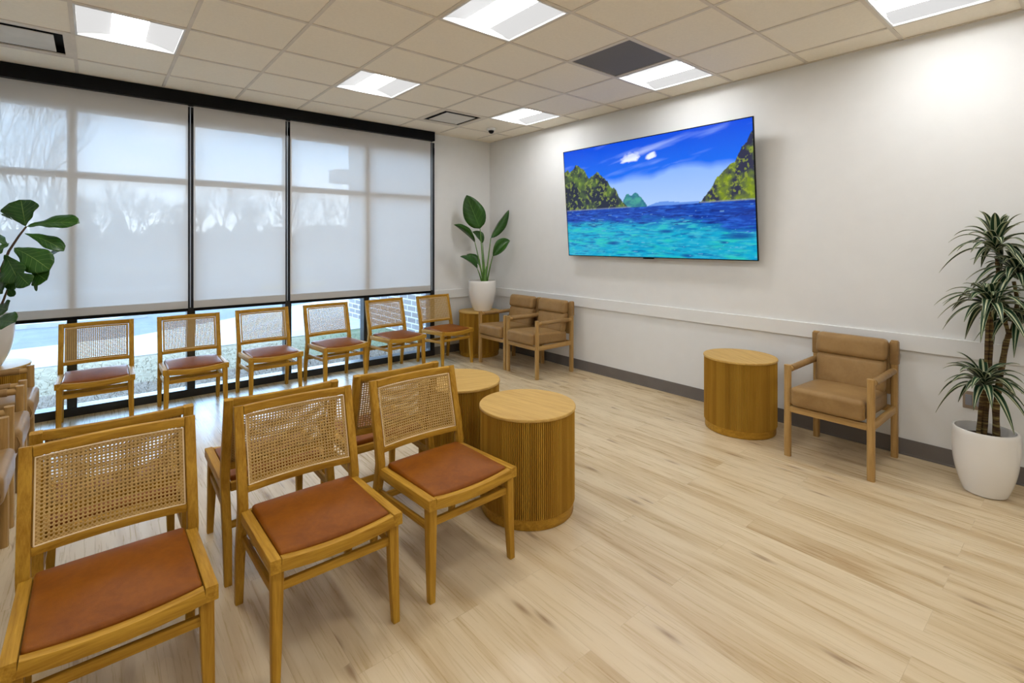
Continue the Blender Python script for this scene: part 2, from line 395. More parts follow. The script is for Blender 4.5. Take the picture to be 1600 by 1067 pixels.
# troffer lights
def make_light():
    r = thing('ceiling_light', 'light', 'ceiling light')
    h = G / 2 - .014; d = .055
    bm = B()
    fr = G / 2 - .012
    for s in (-1, 1):
        box(bm, min(s * fr, s * (fr - .012)), max(s * fr, s * (fr - .012)), -fr, fr, -.008, .004)
        box(bm, -fr + .012, fr - .012, min(s * fr, s * (fr - .012)), max(s * fr, s * (fr - .012)), -.008, .004)
        box(bm, min(s * h, s * (h + .004)), max(s * h, s * (h + .004)), -h, h, .0, d)
        box(bm, -h, h, min(s * h, s * (h + .004)), max(s * h, s * (h + .004)), .0, d)
    box(bm, -h, h, -h, h, d, d + .006); obj('housing', bm, M['white_metal'], r)
    for s in (-1, 1):
        bm = B(); n = 10; rows = []
        for k in range(n + 1):
            u = k / n; x = s * (.10 + (h - .11) * u); z = .034 * (1 - u ** 1.6) + .005
            rows.append([bm.verts.new((x, y, z)) for y in (-h + .004, h - .004)])
        for a, b2 in zip(rows, rows[1:]): bm.faces.new((a[0], a[1], b2[1], b2[0]))
        obj('reflector', bm, M['lamp_side_lens'], r, True)
    bm = B(); n = 12; rows = []
    for k in range(n + 1):
        a = PI * k / n; rows.append([bm.verts.new((.10 * math.cos(a), y, .038 - .022 * math.sin(a))) for y in (-h + .004, h - .004)])
    for a, b2 in zip(rows, rows[1:]): bm.faces.new((a[0], a[1], b2[1], b2[0]))
    obj('diffuser', bm, M['lamp_diffuser'], r, True)
    return r
LL = {(0, 4): 'recessed square ceiling light nearest the window, at the left', (3, 4): 'recessed square ceiling light in the middle, close to the black blind housing',
      (6, 4): 'smallest square ceiling light, near the far corner beside the black dome camera', (3, 1): 'large recessed square ceiling light at top centre of the photo',
      (6, 1): 'recessed square ceiling light touching the dark perforated return grille', (6, -2): 'recessed square ceiling light at the top right beside the right wall'}
lt = make_light(); index_kids()
for k, ij in enumerate([(0, 4), (3, 4), (6, 4), (3, 1), (6, 1), (6, -2), (0, 1), (0, -2), (3, -2), (0, -5), (3, -5), (6, -5)]):
    o = lt if k == 0 else copy_tree(lt)
    x, y = cell(*ij); o.location = (x, y, CE); o['group'] = 'recessed ceiling lights'
    o['label'] = LL.get(ij, 'recessed square ceiling light behind the photographed part of the room')
# air vents
def make_vent():
    r = thing('air_vent', 'v', 'air vent'); h = G / 2 - .012
    bm = B(); n = 4
    for s in (-1, 1):
        for (x0, x1, y0, y1) in ((s * h, s * (h - .045), -h, h), (-h + .045, h - .045, s * h, s * (h - .045))):
            box(bm, min(x0, x1), max(x0, x1), min(y0, y1), max(y0, y1), -.004, .006)
    obj('frame', bm, M['grid_metal'], r)
    bm = B(); box(bm, -h, h, -h, h, .07, .08)
    for s in (-1, 1):
        box(bm, min(s * h, s * (h - .003)), max(s * h, s * (h - .003)), -h, h, .006, .07); box(bm, -h, h, min(s * h, s * (h - .003)), max(s * h, s * (h - .003)), .006, .07)
    obj('plenum', bm, M['dark_void'], r)
    bm = B(); q = h - .095; box(bm, -q, q, -q, q, -.006, .0, .003); obj('face_plate', bm, M['vent_paint'], r)
    for sx_ in (-1, 1):
        for sy in (-1, 1):
            bm = B(); box(bm, sx_ * .1 - .004, sx_ * .1 + .004, sy * .1 - .004, sy * .1 + .004, .0, .07); obj('bracket', bm, M['black_metal'], r)
    return r
v1 = make_vent(); index_kids(); v1.location = (*cell(-1, 5), CE); v1['label'] = 'square plaque air vent at the top left above the window'; v1['group'] = 'ceiling air vents'
v2 = copy_tree(v1); v2.location = (*cell(5, 5), CE); v2['label'] = 'square plaque air vent in the ceiling near the far corner, left of the dome camera'
r = thing('return_grille', 'dark perforated return air grille in the ceiling beside a lit panel', 'air grille', (*cell(5, 1), CE))
h = G / 2 - .012
bm = B()
for s in (-1, 1):
    box(bm, min(s * h, s * (h - .012)), max(s * h, s * (h - .012)), -h, h, -.006, .004); box(bm, -h + .012, h - .012, min(s * h, s * (h - .012)), max(s * h, s * (h - .012)), -.006, .004)
obj('frame', bm, M['grid_metal'], r)
bm = B(); box(bm, -h + .012, h - .012, -h + .012, h - .012, .0, .003); obj('perforated_panel', bm, M['perforated_metal'], r)
# dome camera
r = thing('dome_camera', 'small white and black dome security camera on the ceiling near the corner', 'security camera', (3.90, 4.99, CE))
bm = B(); lathe(bm, [(0, 0), (.055, 0), (.058, -.012), (.05, -.03), (.035, -.034), (0, -.034)]); obj('base', bm, M['white_metal'], r, True)
bm = B(); lathe(bm, [(.036, -.03), (.036, -.045), (.026, -.062), (.012, -.070), (0, -.071)]); obj('lens_dome', bm, M['black_metal'], r, True)

# ------------------------------------------------------------------ window wall
FY0, FY1 = 5.722, 5.84
MULL = [-1.0, -.155, .729, 1.640, 2.548, 3.475]
ZT = (2.085, 2.140); ZL = (.838, .892); ZH = 2.683; ZS = .075
wf = thing('window_1', None, None); wf['kind'] = 'structure'
for i, x in enumerate(MULL):
    hw = .034
    bm = B(); box(bm, x - hw, x + hw, FY0, FY1, ZS, 2.845, .003); obj('mullion', bm, M['frame_metal'], wf)
for a, b2 in zip(MULL, MULL[1:]):
    for z0, z1 in (ZT, ZL):
        bm = B(); box(bm, a + .034, b2 - .034, FY0 + .004, FY1, z0, z1, .003); obj('transom', bm, M['frame_metal'], wf)
bm = B(); box(bm, XL, WX1, FY0 - .006, FY1 + .02, 0, ZS, .004); obj('sill', bm, M['frame_metal'], wf)
bm = B(); box(bm, XL, WX1, FY0, FY1 + .02, ZH, 2.78, .002); obj('head', bm, M['frame_metal'], wf)
for a, b2 in zip(MULL, MULL[1:]):
    for z0, z1 in ((ZS, ZL[0]), (ZL[1], ZT[0]), (ZT[1], ZH)):
        bm = B(); box(bm, a + .034, b2 - .034, 5.788, 5.796, z0, z1); obj('pane', bm, M['pane_glass'], wf)
# roller blinds
bm = B(); box(bm, XL, 3.462, 5.635, 5.722, 2.852, CE - .002, .003)
tag(obj('blind_housing', bm, M['black_metal']), 'long black blind housing along the top of the window wall', 'blind housing')
BL = [(XL + .01, .698, 'solar roller blind over the left stretch of window, behind the fig plant'), (.744, 1.600, 'narrow solar roller blind, middle one between the two black gaps'), (1.650, 3.428, 'solar roller blind over the right stretch of window, in front of the brick wall')]
for x0, x1, lb in BL:
    r = thing('roller_blind', lb, 'blind', ((x0 + x1) / 2, 5.69, .86), 0, 'grey solar roller blinds')
    hw = (x1 - x0) / 2
    bm = B(); n = 14
    rows = [[bm.verts.new((-hw + 2 * hw * k / n, 0, z)) for k in range(n + 1)] for z in (.085, .7, 1.4, 1.991)]
    for a, b2 in zip(rows, rows[1:]):
        for k in range(n): bm.faces.new((a[k], a[k + 1], b2[k + 1], b2[k]))
    obj('fabric', bm, M['shade_fabric'], r)
    bm = B(); box(bm, -hw, hw, -.006, .006, .012, .086, .004); obj('hem', bm, M['shade_hem'], r)
    bm = B(); box(bm, -hw, hw, -.007, .007, -.012, .013, .002); obj('bottom_bar', bm, M['black_metal'], r)
    bm = B(); tube(bm, [(hw + .020, .0, .02), (hw + .020, .0, 1.985)], .0035, 6); obj('guide_cable', bm, M['cable_metal'], r)

# ------------------------------------------------------------------ television
tvr = thing('television', 'huge flat television on the right wall showing a blue tropical bay', 'television')
TW, TH = 2.205, 1.232
yc = 2.992; zc = 1.972; xt, xb = 4.31, 4.41
tilt = math.atan2(xb - xt, TH)
tvr.location = ((xt + xb) / 2, yc, zc); tvr.rotation_euler = (0, 0, -R(90)); 
tvr.rotation_mode = 'XYZ'
# local frame: x -> along screen to the right (world -y), y -> away from viewer (world +x), z up; tilt about local x
tilt_m = Matrix.Rotation(tilt, 4, 'X')
def tv_col(s, t):
    n = noise.noise; f = lambda x, y, sc, d=4: noise.fractal(Vector((x * sc, y * sc, 3.3)), .9, 2.1, d)
    A = 1.79
    hz = .425
    def L(a, b_, k): k = max(0, min(1, k)); return tuple(x + (y - x) * k for x, y in zip(a, b_))
    def h(pts, x):
        if x < pts[0][0] or x > pts[-1][0]: return -1
        for (x0, y0), (x1, y1) in zip(pts, pts[1:]):
            if x0 <= x <= x1: return y0 + (y1 - y0) * (x - x0) / (x1 - x0 + 1e-9)
    if t > hz:
        c = L((.0, .17, .90), (.0, .07, .74), (t - .6) / .4)
        e = .665 + .07 * s + .05 * f(s, .3, 3) + .05 * math.exp(-((s - .68) / .12) ** 2)
        k = (e - t) / .05
        cl = L((.40, .58, .93), (.26, .46, .93), (t - hz) / .28)
        c = L(c, cl, k * .8 + .2 * f(s, t * 3, 5))
        wsp = f(s * .8 + t * 1.2, t * 5 - s * 1.6, 2.2)
        if t > e: c = L(c, (.35, .5, .95), max(0, wsp - .25) * .7)
        for (a, b_, ra, rb, st_) in ((.425, .855, .065, .045, 1.6), (.545, .845, .035, .03, 1.4), (.40, .83, .03, .02, 1.4)):
            q = 1 - ((s - a) / ra) ** 2 - ((t - b_ - (s - a) * .2) / rb) ** 2 + .9 * f(s, t * 1.2, 14)
            c = L(c, (.80, .86, .96), q * st_)
        q = 1 - abs(t - (.93 - (.62 - s) * .35) ) / .035 - abs(s - .5) / .22
        c = L(c, (.45, .55, .95), q * .8)
        ml = [(.0, .815), (.04, .82), (.08, .84), (.13, .80), (.16, .755), (.19, .73), (.225, .76), (.26, .72), (.30, .64), (.335, .585), (.36, .53), (.385, .47), (.40, .425)]
        mi = [(.375, .50), (.395, .545), (.42, .525), (.45, .55), (.48, .51), (.505, .45), (.51, .425)]
        mf = [(.50, .425), (.56, .455), (.60, .462), (.68, .445), (.76, .445), (.80, .425)]
        mr = [(.76, .425), (.79, .47), (.82, .535), (.85, .60), (.87, .645), (.90, .68), (.925, .70), (.94, .75), (.955, .80), (.975, .83), (.99, .88), (1.0, .90)]
        rg = .035 * f(s, 1.0, 26, 5)
        hh = h(mf, s)
        if hh > t: c = (.12, .28, .75)
        hh = h(mi, s)
        if hh > 0 and t < hh + rg * .5: c = L((.02, .16, .25), (.06, .35, .28), .5 + f(s, t, 30))
        hh = h(ml, s)
        if hh > 0 and t < hh + rg:
            g = .12 + 1.1 * f(s * A, t, 9, 5) + .25 * (t - hz) / .4 - .25 + .25 * (s / .4)
            c = L((.012, .018, .045), (.13, .22, .03), g)
            if f(s * 2, t, 30, 3) > .28: c = L(c, (.35, .45, .06), .5)
        hh = h(mr, s)
        if hh > 0 and t < hh + rg * .6:
            g = .34 + 1.1 * f(s * A, t, 10, 5) - (t - .5) * 1.3
            c = L((.02, .022, .06), (.19, .27, .01), g)
            if f(s * 2, t + 5, 34, 3) > .25: c = L(c, (.42, .52, .02), .45)
        if t < hz + .012 and (s < .42 or s > .77): c = L(c, (.25, .3, .5), .5)
        return c
    d = hz - t
    k = (d - .085 - .05 * f(s * 3, t * 7, 2) - .10 * max(0, (s - .45) / .55) ** 1.2 * (1 if s > .45 else 0)) / .09
    deep = (.0, .045, .38); turq = (.0, .36, .60)
    c = L(deep, turq, k)
    rip = f(s * 4, t * 22, 3.2, 5); c = L(c, (.0, .02, .22) if d < .16 else (.0, .16, .42), max(0, rip - .05) * 2.2)
    rp2 = f(s * 5 + 9, t * 26, 4, 5); c = L(c, (.06, .50, .62) if k > .3 else (.02, .14, .68), max(0, rp2) * 1.3)
    if k > .6: c = L(c, (.02, .55, .48), max(0, f(s * 2.5, t * 8 + 4, 4, 3)) * 1.2)
    for (a, b_, ra, rb) in ((.60, .215, .05, .018), (.93, .17, .08, .03), (.30, .12, .05, .02), (.87, .125, .025, .012), (.70, .02, .04, .02)):
        q = 1 - ((s - a) / ra) ** 2 - ((t - b_) / rb) ** 2; c = L(c, (.0, .06, .30), max(0, q) * .9 + 0)
    if f(s * 4, t * 30 + 7, 5, 3) > .72: c = L(c, (.3, .6, .85), .4)
    return c
bm = B(); bz = .008
nx, ny = 330, 186
grid = [[bm.verts.new(tilt_m @ Vector((-TW / 2 + bz + (TW - 2 * bz) * i / nx, -.0255, -TH / 2 + bz + (TH - 2 * bz) * j / ny))) for i in range(nx + 1)] for j in range(ny + 1)]
cl = bm.loops.layers.float_color.new('picture')
COL = [[tv_col(i / nx, j / ny) for i in range(nx + 1)] for j in range(ny + 1)]
for j in range(ny):
    for i in range(nx):
        fc = bm.faces.new((grid[j][i], grid[j][i + 1], grid[j + 1][i + 1], grid[j + 1][i]))
        for lp, (a, b_) in zip(fc.loops, ((i, j), (i + 1, j), (i + 1, j + 1), (i, j + 1))): lp[cl] = (*COL[b_][a], 1)
t = NT('screen_picture'); b = t.bsdf((.005, .005, .005), .12, .4); at_ = t.new('ShaderNodeAttribute'); at_.attribute_name = 'picture'
t.link(at_.outputs['Color'], b.inputs['Emission Color']); b.inputs['Emission Strength'].default_value = .86
bm2 = bm
me = bpy.data.meshes.new('screen'); bm2.to_mesh(me); bm2.free(); me.materials.append(M['screen_picture'])
sc_ = bpy.data.objects.new('screen', me); C.objects.link(sc_); sc_.parent = tvr
bm = B(); box(bm, -TW / 2, TW / 2, -.022, -.010, -TH / 2, TH / 2, .003); box(bm, -TW / 2 + .12, TW / 2 - .12, -.012, .03, -TH / 2 + .1, TH / 2 - .15, .003)
for s in (-1, 1): box(bm, min(s * TW / 2, s * (TW / 2 - bz)), max(s * TW / 2, s * (TW / 2 - bz)), -.028, -.02, -TH / 2, TH / 2)
for s in (-1, 1): box(bm, -TW / 2, TW / 2, -.028, -.02, min(s * TH / 2, s * (TH / 2 - bz)), max(s * TH / 2, s * (TH / 2 - bz)))
bmesh.ops.transform(bm, matrix=tilt_m, verts=bm.verts[:]); obj('bezel', bm, M['black_metal'], tvr)
bm = B(); box(bm, -.06, .06, -.026, .0, -TH / 2 - .012, -TH / 2 + .002, .003); bmesh.ops.transform(bm, matrix=tilt_m, verts=bm.verts[:]); obj('logo_bar', bm, M['black_metal'], tvr)
bm = B(); box(bm, -.35, .35, .02, .04, -.2, .25); box(bm, -.35, .35, .085, .104, -.2, .2); box(bm, -.3, -.26, .03, .1, -.12, .1); box(bm, .26, .3, .03, .1, -.12, .1); obj('wall_mount', bm, M['black_metal'], tvr)

# outlets
def outlet(x, y, z, label, col='tan_plate'):
    r = thing('wall_outlet', label, 'outlet', (x, y, z))
    bm = B(); box(bm, -.006, 0, -.058, .058, -.058, .058, .003); obj('cover_plate', bm, M[col], r)
    for s in (-1, 1):
        bm = B(); box(bm, -.009, -.004, s * .028 - .017, s * .028 + .017, -.035, .035, .003); obj('socket', bm, M['grey_plastic'], r)
outlet(XW, .545, .475, 'brown double wall outlet behind the striped-leaf plant')
outlet(XW, 5.28, .44, 'dark wall outlet in the far corner behind the leather armchair arm', 'rubber')

# ------------------------------------------------------------------ cane-back side chairs (front faces -y, origin on floor)
def make_chair():
    r = thing('cane_back_chair', 'c', 'chair'); W2 = .245
    post = [(.250, 0), (.232, .20), (.186, .385), (.176, .44), (.200, .56), (.236, .70), (.262, .825)]
    def py(z):
        for (y0, z0), (y1, z1) in zip(post, post[1:]):
            if z0 <= z <= z1: return y0 + (y1 - y0) * (z - z0) / (z1 - z0)
        return post[-1][0]
    hx = .236
    for s in (-1, 1):
        bm = B(); sweep(bm, [(s * hx, y, z) for y, z in post], .036, .040, .004, side=(1, 0, 0), ds=[.030, .036, .044, .044, .038, .034, .028], ws=[.03, .036, .036, .036, .036, .036, .036])
        obj('back_post', bm, M['oak_z'], r, True)
        bm = B(); sweep(bm, [(s * .226, -.262, 0), (s * .221, -.252, .20), (s * .218, -.246, .40)], .036, .042, .004, side=(1, 0, 0), ws=[.028, .036, .04], ds=[.03, .038, .044])
        obj('front_leg', bm, M['oak_z'], r, True)
        bm = B(); sweep(bm, [(s * .229, -.282, .415), (s * .229, -.05, .407), (s * .229, .165, .400)], .036, .046, .003, side=(1, 0, 0)); obj('side_rail', bm, M['oak_y'], r, True)
        bm = B(); sweep(bm, [(s * .222, -.235, .305), (s * .228, .215, .290)], .018, .03, .003, side=(1, 0, 0)); obj('side_stretcher', bm, M['oak_y'], r, True)
    bm = B(); n = 14; pts = []
    for k in range(n + 1):
        x = -.211 + .422 * k / n; pts.append((x, -.268, .413 - .016 * (1 - (x / .211) ** 2)))
    sweep(bm, pts, .030, .044, .003, side=(0, 1, 0)); obj('front_rail', bm, M['oak_x'], r, True)
    bm = B(); sweep(bm, [(-.211, .168, .398), (.211, .168, .398)], .024, .04, .003, side=(0, 1, 0)); obj('back_rail', bm, M['oak_x'], r, True)
    bm = B(); sweep(bm, [(-.205, -.248, .325), (.205, -.248, .325)], .018, .032, .003, side=(0, 1, 0)); obj('front_stretcher', bm, M['oak_x'], r, True)
    bm = B(); sweep(bm, [(-.22, .222, .25), (.22, .222, .25)], .018, .03, .003, side=(0, 1, 0)); obj('back_stretcher', bm, M['oak_x'], r, True)
    bow = lambda x: .022 * (1 - (x / .22) ** 2)
    for nm, z, hgt, th in (('top_rail', .808, .034, .024), ('lower_rail', .500, .028, .022)):
        bm = B(); pts = [(-.219 + .438 * k / 14, py(z) - .004 + bow(-.219 + .438 * k / 14), z) for k in range(15)]
        sweep(bm, pts, th, hgt, .003, side=(0, 1, 0)); obj(nm, bm, M['oak_x'], r, True)
    # cane sheet with real holes
    P = .0125; nxx, nzz = 34, 22; x0 = -nxx * P / 2; z0 = .5145; bm = B()
    yy = lambda x, z: py(z) + bow(x) - .012
    V = {}
    def gv(x, z, o):
        k = (round(x, 6), round(z, 6), o)
        if k not in V: V[k] = bm.verts.new((x, yy(x, z) + o, z))
        return V[k]
    rh = .0042
    for i in range(nxx):
        for j in range(nzz):
            cx, cz = x0 + (i + .5) * P, z0 + (j + .5) * P; h = P / 2
            ring = [(h, 0), (h, h), (0, h), (-h, h), (-h, 0), (-h, -h), (0, -h), (h, -h)]
            solid = i in (0, nxx - 1) or j in (0, nzz - 1)
            for o in (-.0008, .0008):
                out = [gv(cx + a, cz + b_, o) for a, b_ in ring]
                if solid: bm.faces.new(out); continue
                inn = [gv(cx + rh * math.cos(PI * k / 4), cz + rh * math.sin(PI * k / 4), o) for k in range(8)]
                for k in range(8): bm.faces.new((out[k], out[(k + 1) % 8], inn[(k + 1) % 8], inn[k]))
            if not solid:
                a_ = [gv(cx + rh * math.cos(PI * k / 4), cz + rh * math.sin(PI * k / 4), -.0008) for k in range(8)]
                b2 = [gv(cx + rh * math.cos(PI * k / 4), cz + rh * math.sin(PI * k / 4), .0008) for k in range(8)]
                for k in range(8): bm.faces.new((a_[k], a_[(k + 1) % 8], b2[(k + 1) % 8], b2[k]))
    cane = obj('cane_panel', bm, M['cane_weave'], r)
    bm = B(); xe = nxx * P / 2 - .001; zt = z0 + nzz * P - .001; zb = z0 + .001
    loop = [(-xe + 2 * xe * k / 12, zb) for k in range(13)] + [(xe, zb + (zt - zb) * k / 6) for k in range(1, 7)] + [(xe - 2 * xe * k / 12, zt) for k in range(1, 13)] + [(-xe, zt - (zt - zb) * k / 6) for k in range(1, 7)]
    tube(bm, [(x, yy(x, z) - .002, z) for x, z in loop], .0027, 6)
    obj('cane_border', bm, M['cane_spline'], cane, True)
    bm = B()
    def sag(p): return Vector((p.x * (1 - .0 * p.y), p.y, p.z - .014 * (1 - (p.x / .21) ** 2) * (-p.y + .2) / .4))
    cushion(bm, (0, -.045, .425), (.208, .205, .017), .013, .027, 16, sag); obj('seat', bm, M['cognac_leather'], r, 'all')
    return r
ch = make_chair(); index_kids()
CH = []
gf, gr, gw = 'cane chairs in the row facing the room', 'cane chairs back to back behind the front row', 'cane chairs along the window'
CH += [(.055, 2.07, 0, 'cane-back chair nearest the camera, cropped by the bottom left corner', gf), (.703, 2.075, 0, 'middle cane-back chair of the front row facing the open floor', gf), (1.313, 2.08, 1.5, 'cane-back chair of the front row that touches the round reeded side table', gf)]
CH += [(.07, 2.745, 180, 'cane-back chair facing the window, its back against the nearest chair', gr), (.690, 2.725, 180, 'cane-back chair facing the window, back to back with the middle front chair', gr), (1.285, 2.735, 180, 'cane-back chair facing the window, back to back with the chair beside the round table', gr)]
CH += [(.012, 5.345, -1, 'cane-back chair by the window beside the tan armchairs, leftmost of the window row', gw), (.690, 5.315, -1, 'second cane-back chair from the left in the window row', gw), (1.345, 5.335, 0, 'third cane-back chair from the left in the window row', gw),
       (2.02, 5.335, 3, 'third cane-back chair from the right in the window row', gw), (2.735, 5.335, 4, 'second cane-back chair from the right in the window row, before the brick wall', gw), (3.42, 5.335, 4, 'cane-back chair by the white wall strip beside the corner table', gw)]
for k, (x, y, a, lb, gp) in enumerate(CH):
    o = ch if k == 0 else copy_tree(ch)
    o.location = (x, y, 0); o.rotation_euler = (0, 0, R(a)); o['label'] = lb; o['group'] = gp

# ------------------------------------------------------------------ round reeded side tables
def make_table():
    r = thing('side_table', 's', 'side table'); h = .59
    bm = B(); n = 150 * 4; rings = []
    for z, dr in ((.058, -.004), (.064, 0), (.574, 0), (.576, -.004)):
        ring = []
        for k in range(n):
            ph = (k % 4) / 4; q = (-.006, .0022, .0038, .0022)[k % 4]
            rr = .268 + q + dr; a = 2 * PI * k / n; ring.append(bm.verts.new((rr * math.cos(a), rr * math.sin(a), z)))
        rings.append(ring)
    for a, b_ in zip(rings, rings[1:]):
        for k in range(n): bm.faces.new((a[k], a[(k + 1) % n], b_[(k + 1) % n], b_[k]))
    bm.faces.new(rings[0][::-1]); bm.faces.new(rings[-1]); obj('body', bm, M['reeded_oak'], r)
    bm = B(); lathe(bm, [(0, .574), (.274, .574), (.277, .577), (.277, .586), (.274, .59), (0, .59)], 96); obj('tabletop', bm, M['table_top_oak'], r, True)
    bm = B(); lathe(bm, [(0, .002), (.262, .002), (.264, .006), (.264, .060), (0, .060)], 96); obj('plinth', bm, M['oak_x'], r, True)
    bm = B(); lathe(bm, [(0, 0), (.250, 0), (.250, .003), (0, .003)], 64); obj('glide', bm, M['rubber'], r, True)
    return r
tb = make_table(); index_kids()
for k, (x, y, a, lb) in enumerate([(1.924, 2.124, 10, 'round reeded oak side table nearest the camera, in the middle of the room'), (1.905, 2.79, 70, 'round reeded oak side table partly hidden behind the nearest round table'),
        (4.069, 1.903, 150, 'round reeded oak side table against the right wall beside the single armchair'), (4.03, 5.42, 40, 'round reeded oak side table in the far corner carrying the white pot'), (-.659, 5.334, 90, 'round side table at the left edge beneath the fig plant pot')]):
    o = tb if k == 0 else copy_tree(tb)
    o.location = (x, y, 0); o.rotation_euler = (0, 0, R(a)); o['label'] = lb; o['group'] = 'round reeded side tables'

# ------------------------------------------------------------------ leather armchairs (front faces -y)
def make_arm():
    r = thing('leather_armchair', 'a', 'armchair'); hx = .246
    for s in (-1, 1):
        bm = B(); sweep(bm, [(s * hx, -.277, 0), (s * hx, -.277, .645)], .044, .040, .014, side=(1, 0, 0)); fl = obj('front_leg', bm, M['pale_oak_z'], r, True)
        bm = B(); sweep(bm, [(s * hx, .277, 0), (s * hx, .277, .40), (s * hx, .280, .822)], .040, .044, .010, side=(1, 0, 0)); obj('back_leg', bm, M['pale_oak_z'], r, True)
        bm = B(); tube(bm, [(s * hx, -.262, .612), (s * hx, .262, .612)], .0195, 16); ar = obj('armrest', bm, M['pale_oak_y'], r, True)
        bm = B(); pts = [(s * hx, -.222 + .44 * k / 20, .612) for k in range(21)]; tube(bm, pts, .0235, 18, rs=[.0225 + .0012 * (k % 2 == 0 and k in (0, 20)) + .0008 * math.sin(k * 2.1) for k in range(21)]); obj('arm_wrap', bm, M['tan_leather'], ar, True)
        bm = B(); sweep(bm, [(s * hx, -.262, .338), (s * hx, .262, .338)], .026, .050, .006, side=(1, 0, 0)); obj('side_rail', bm, M['pale_oak_y'], r, True)
        bm = B(); cushion(bm, (s * hx, .279, .735), (.0245, .0262, .082), .008, 0, 6); obj('strap', bm, M['tan_leather'], r, True)
    bm = B(); sweep(bm, [(-.228, -.277, .338), (.228, -.277, .338)], .026, .045, .006, side=(0, 1, 0)); obj('front_rail', bm, M['pale_oak_x'], r, True)
    bm = B(); sweep(bm, [(-.228, .277, .338), (.228, .277, .338)], .026, .045, .006, side=(0, 1, 0)); obj('back_rail', bm, M['pale_oak_x'], r, True)
    bm = B(); cushion(bm, (0, -.045, .424), (.219, .280, .066), .030, .010, 16, lambda p: Vector((p.x, p.y, p.z + .012 * (-p.y / .26)))); se = obj('seat_cushion', bm, M['tan_leather'], r, 'all')
    for s in (-1, 1):
        pts = [(s * .2175, -.28 + .49 * k / 10, .466 + .012 * (.28 - .49 * k / 10) / .26) for k in range(11)]
        bm = B(); tube(bm, [(s * .2180, -.305, .385), (s * .2180, -.318, .42), (s * .2170, -.306, .464)] + pts[1:], .0028, 6); obj('piping', bm, M['tan_leather'], se, True)
    lean = lambda p: Vector((p.x, p.y + .20 * p.z, p.z))
    bm = B(); cushion(bm, (0, .200, .575), (.217, .048, .115), .036, 0, 12, lambda p: Vector((p.x, p.y * (1 + .10 * (1 - (p.x / .22) ** 2)) + .24 * p.z, p.z))); obj('back_cushion', bm, M['tan_leather'], r, 'all')
    bm = B(); cushion(bm, (0, .222, .755), (.222, .050, .076), .036, 0, 12, lambda p: Vector((p.x, p.y + .15 * p.z, p.z))); obj('head_roll', bm, M['tan_leather'], r, 'all')
    bm = B(); box(bm, -.226, .226, .262, .276, .44, .80, .004); obj('back_sling', bm, M['tan_leather'], r, True)
    return r
ac = make_arm(); index_kids()
for k, (x, y, a, lb) in enumerate([(4.085, 1.193, -90, 'single tan leather armchair between the round table and the striped-leaf plant'), (4.035, 4.235, -90, 'tan leather armchair in the far corner, the one nearer the television'), (4.035, 4.785, -90, 'tan leather armchair in the far corner, the one beside the potted plant table'),
        (-.63, 4.61, 90, 'tan leather armchair at the left edge nearest the window'), (-.63, 3.965, 90, 'tan leather armchair at the left edge, middle of three'), (-.63, 3.255, 90, 'tan leather armchair at the left edge nearest the camera')]):
    o = ac if k == 0 else copy_tree(ac)
    o.location = (x, y, 0); o.rotation_euler = (0, 0, R(a)); o['label'] = lb; o['group'] = 'tan leather armchairs'

# ------------------------------------------------------------------ plants
def leaf(bm, base, tip, width, normal, sag=0, fold=.15, prof=None, n=12, wav=0, curl=0, seed=0):
    base, tip = Vector(base), Vector(tip); nrm = Vector(normal).normalized(); d = tip - base
    uvl = bm.loops.layers.uv.verify(); rows = []; L_ = d.length
    rr = random.Random(seed)
    for i in range(n + 1):
        u = i / n; p = base + d * u + Vector((0, 0, 1)) * sag * L_ * 4 * u * (1 - u) * 1.0 - Vector((0, 0, 1)) * curl * L_ * u * u
        tan = (d + Vector((0, 0, 1)) * sag * L_ * 4 * (1 - 2 * u) - Vector((0, 0, 1)) * 2 * curl * L_ * u).normalized()
        side = tan.cross(nrm).normalized(); nn = side.cross(tan).normalized()
        ww = width * (prof(u) if prof else math.sin(PI * min(1, u * .96 + .02)) ** .75) / 2
        wv = wav * width * math.sin(u * 17 + seed)
        row = []
        for k in (-1, -.5, 0, .5, 1):
            row.append((bm.verts.new(p + side * ww * k + nn * (abs(k) * fold * ww + wv * k * (abs(k) > .9))), (.5 + .5 * k, u)))
        rows.append(row)
    for a, b_ in zip(rows, rows[1:]):
        for k in range(4):
            q = (a[k], a[k + 1], b_[k + 1], b_[k])
            f = bm.faces.new([x[0] for x in q])
            for lp, x in zip(f.loops, q): lp[uvl].uv = x[1]
    return bm
def leafobj(name, bm, m, parent):
    me = bpy.data.meshes.new(name); bm.to_mesh(me); bm.free(); me.materials.append(M[m])
    me.polygons.foreach_set('use_smooth', [True] * len(me.polygons))
    o = bpy.data.objects.new(name, me); C.objects.link(o); o.parent = parent
    sm = o.modifiers.new('thickness', 'SOLIDIFY'); sm.thickness = .0012; sm.offset = 0
    return o
def pot(r, rt, rb, h, wall=.012):
    bm = B(); P = []
    n = 16
    P.append((0, .0)); P.append((rb * .9, .0)); P.append((rb, .006))
    for k in range(1, n + 1):
        u = k / n; P.append((rb + (rt - rb) * (1 - (1 - u) ** 2.6) + .006 * math.sin(PI * u), .006 + (h - .006) * u))
    P += [(rt - .003, h + .004), (rt - wall, h + .003), (rt - wall - .002, h - .02), (rt - wall - .004, h - .06), (0, h - .06)]
    lathe(bm, P, 64); obj('pot', bm, M['white_ceramic'], r, True)
    bm = B(); lathe(bm, [(rt - wall - .004, h - .058), (rt * .6, h - .048), (rt * .3, h - .05), (0, h - .045)], 32)
    for v in bm.verts: v.co.z += random.uniform(-.004, .004)
    obj('soil', bm, M['soil'], r, True)
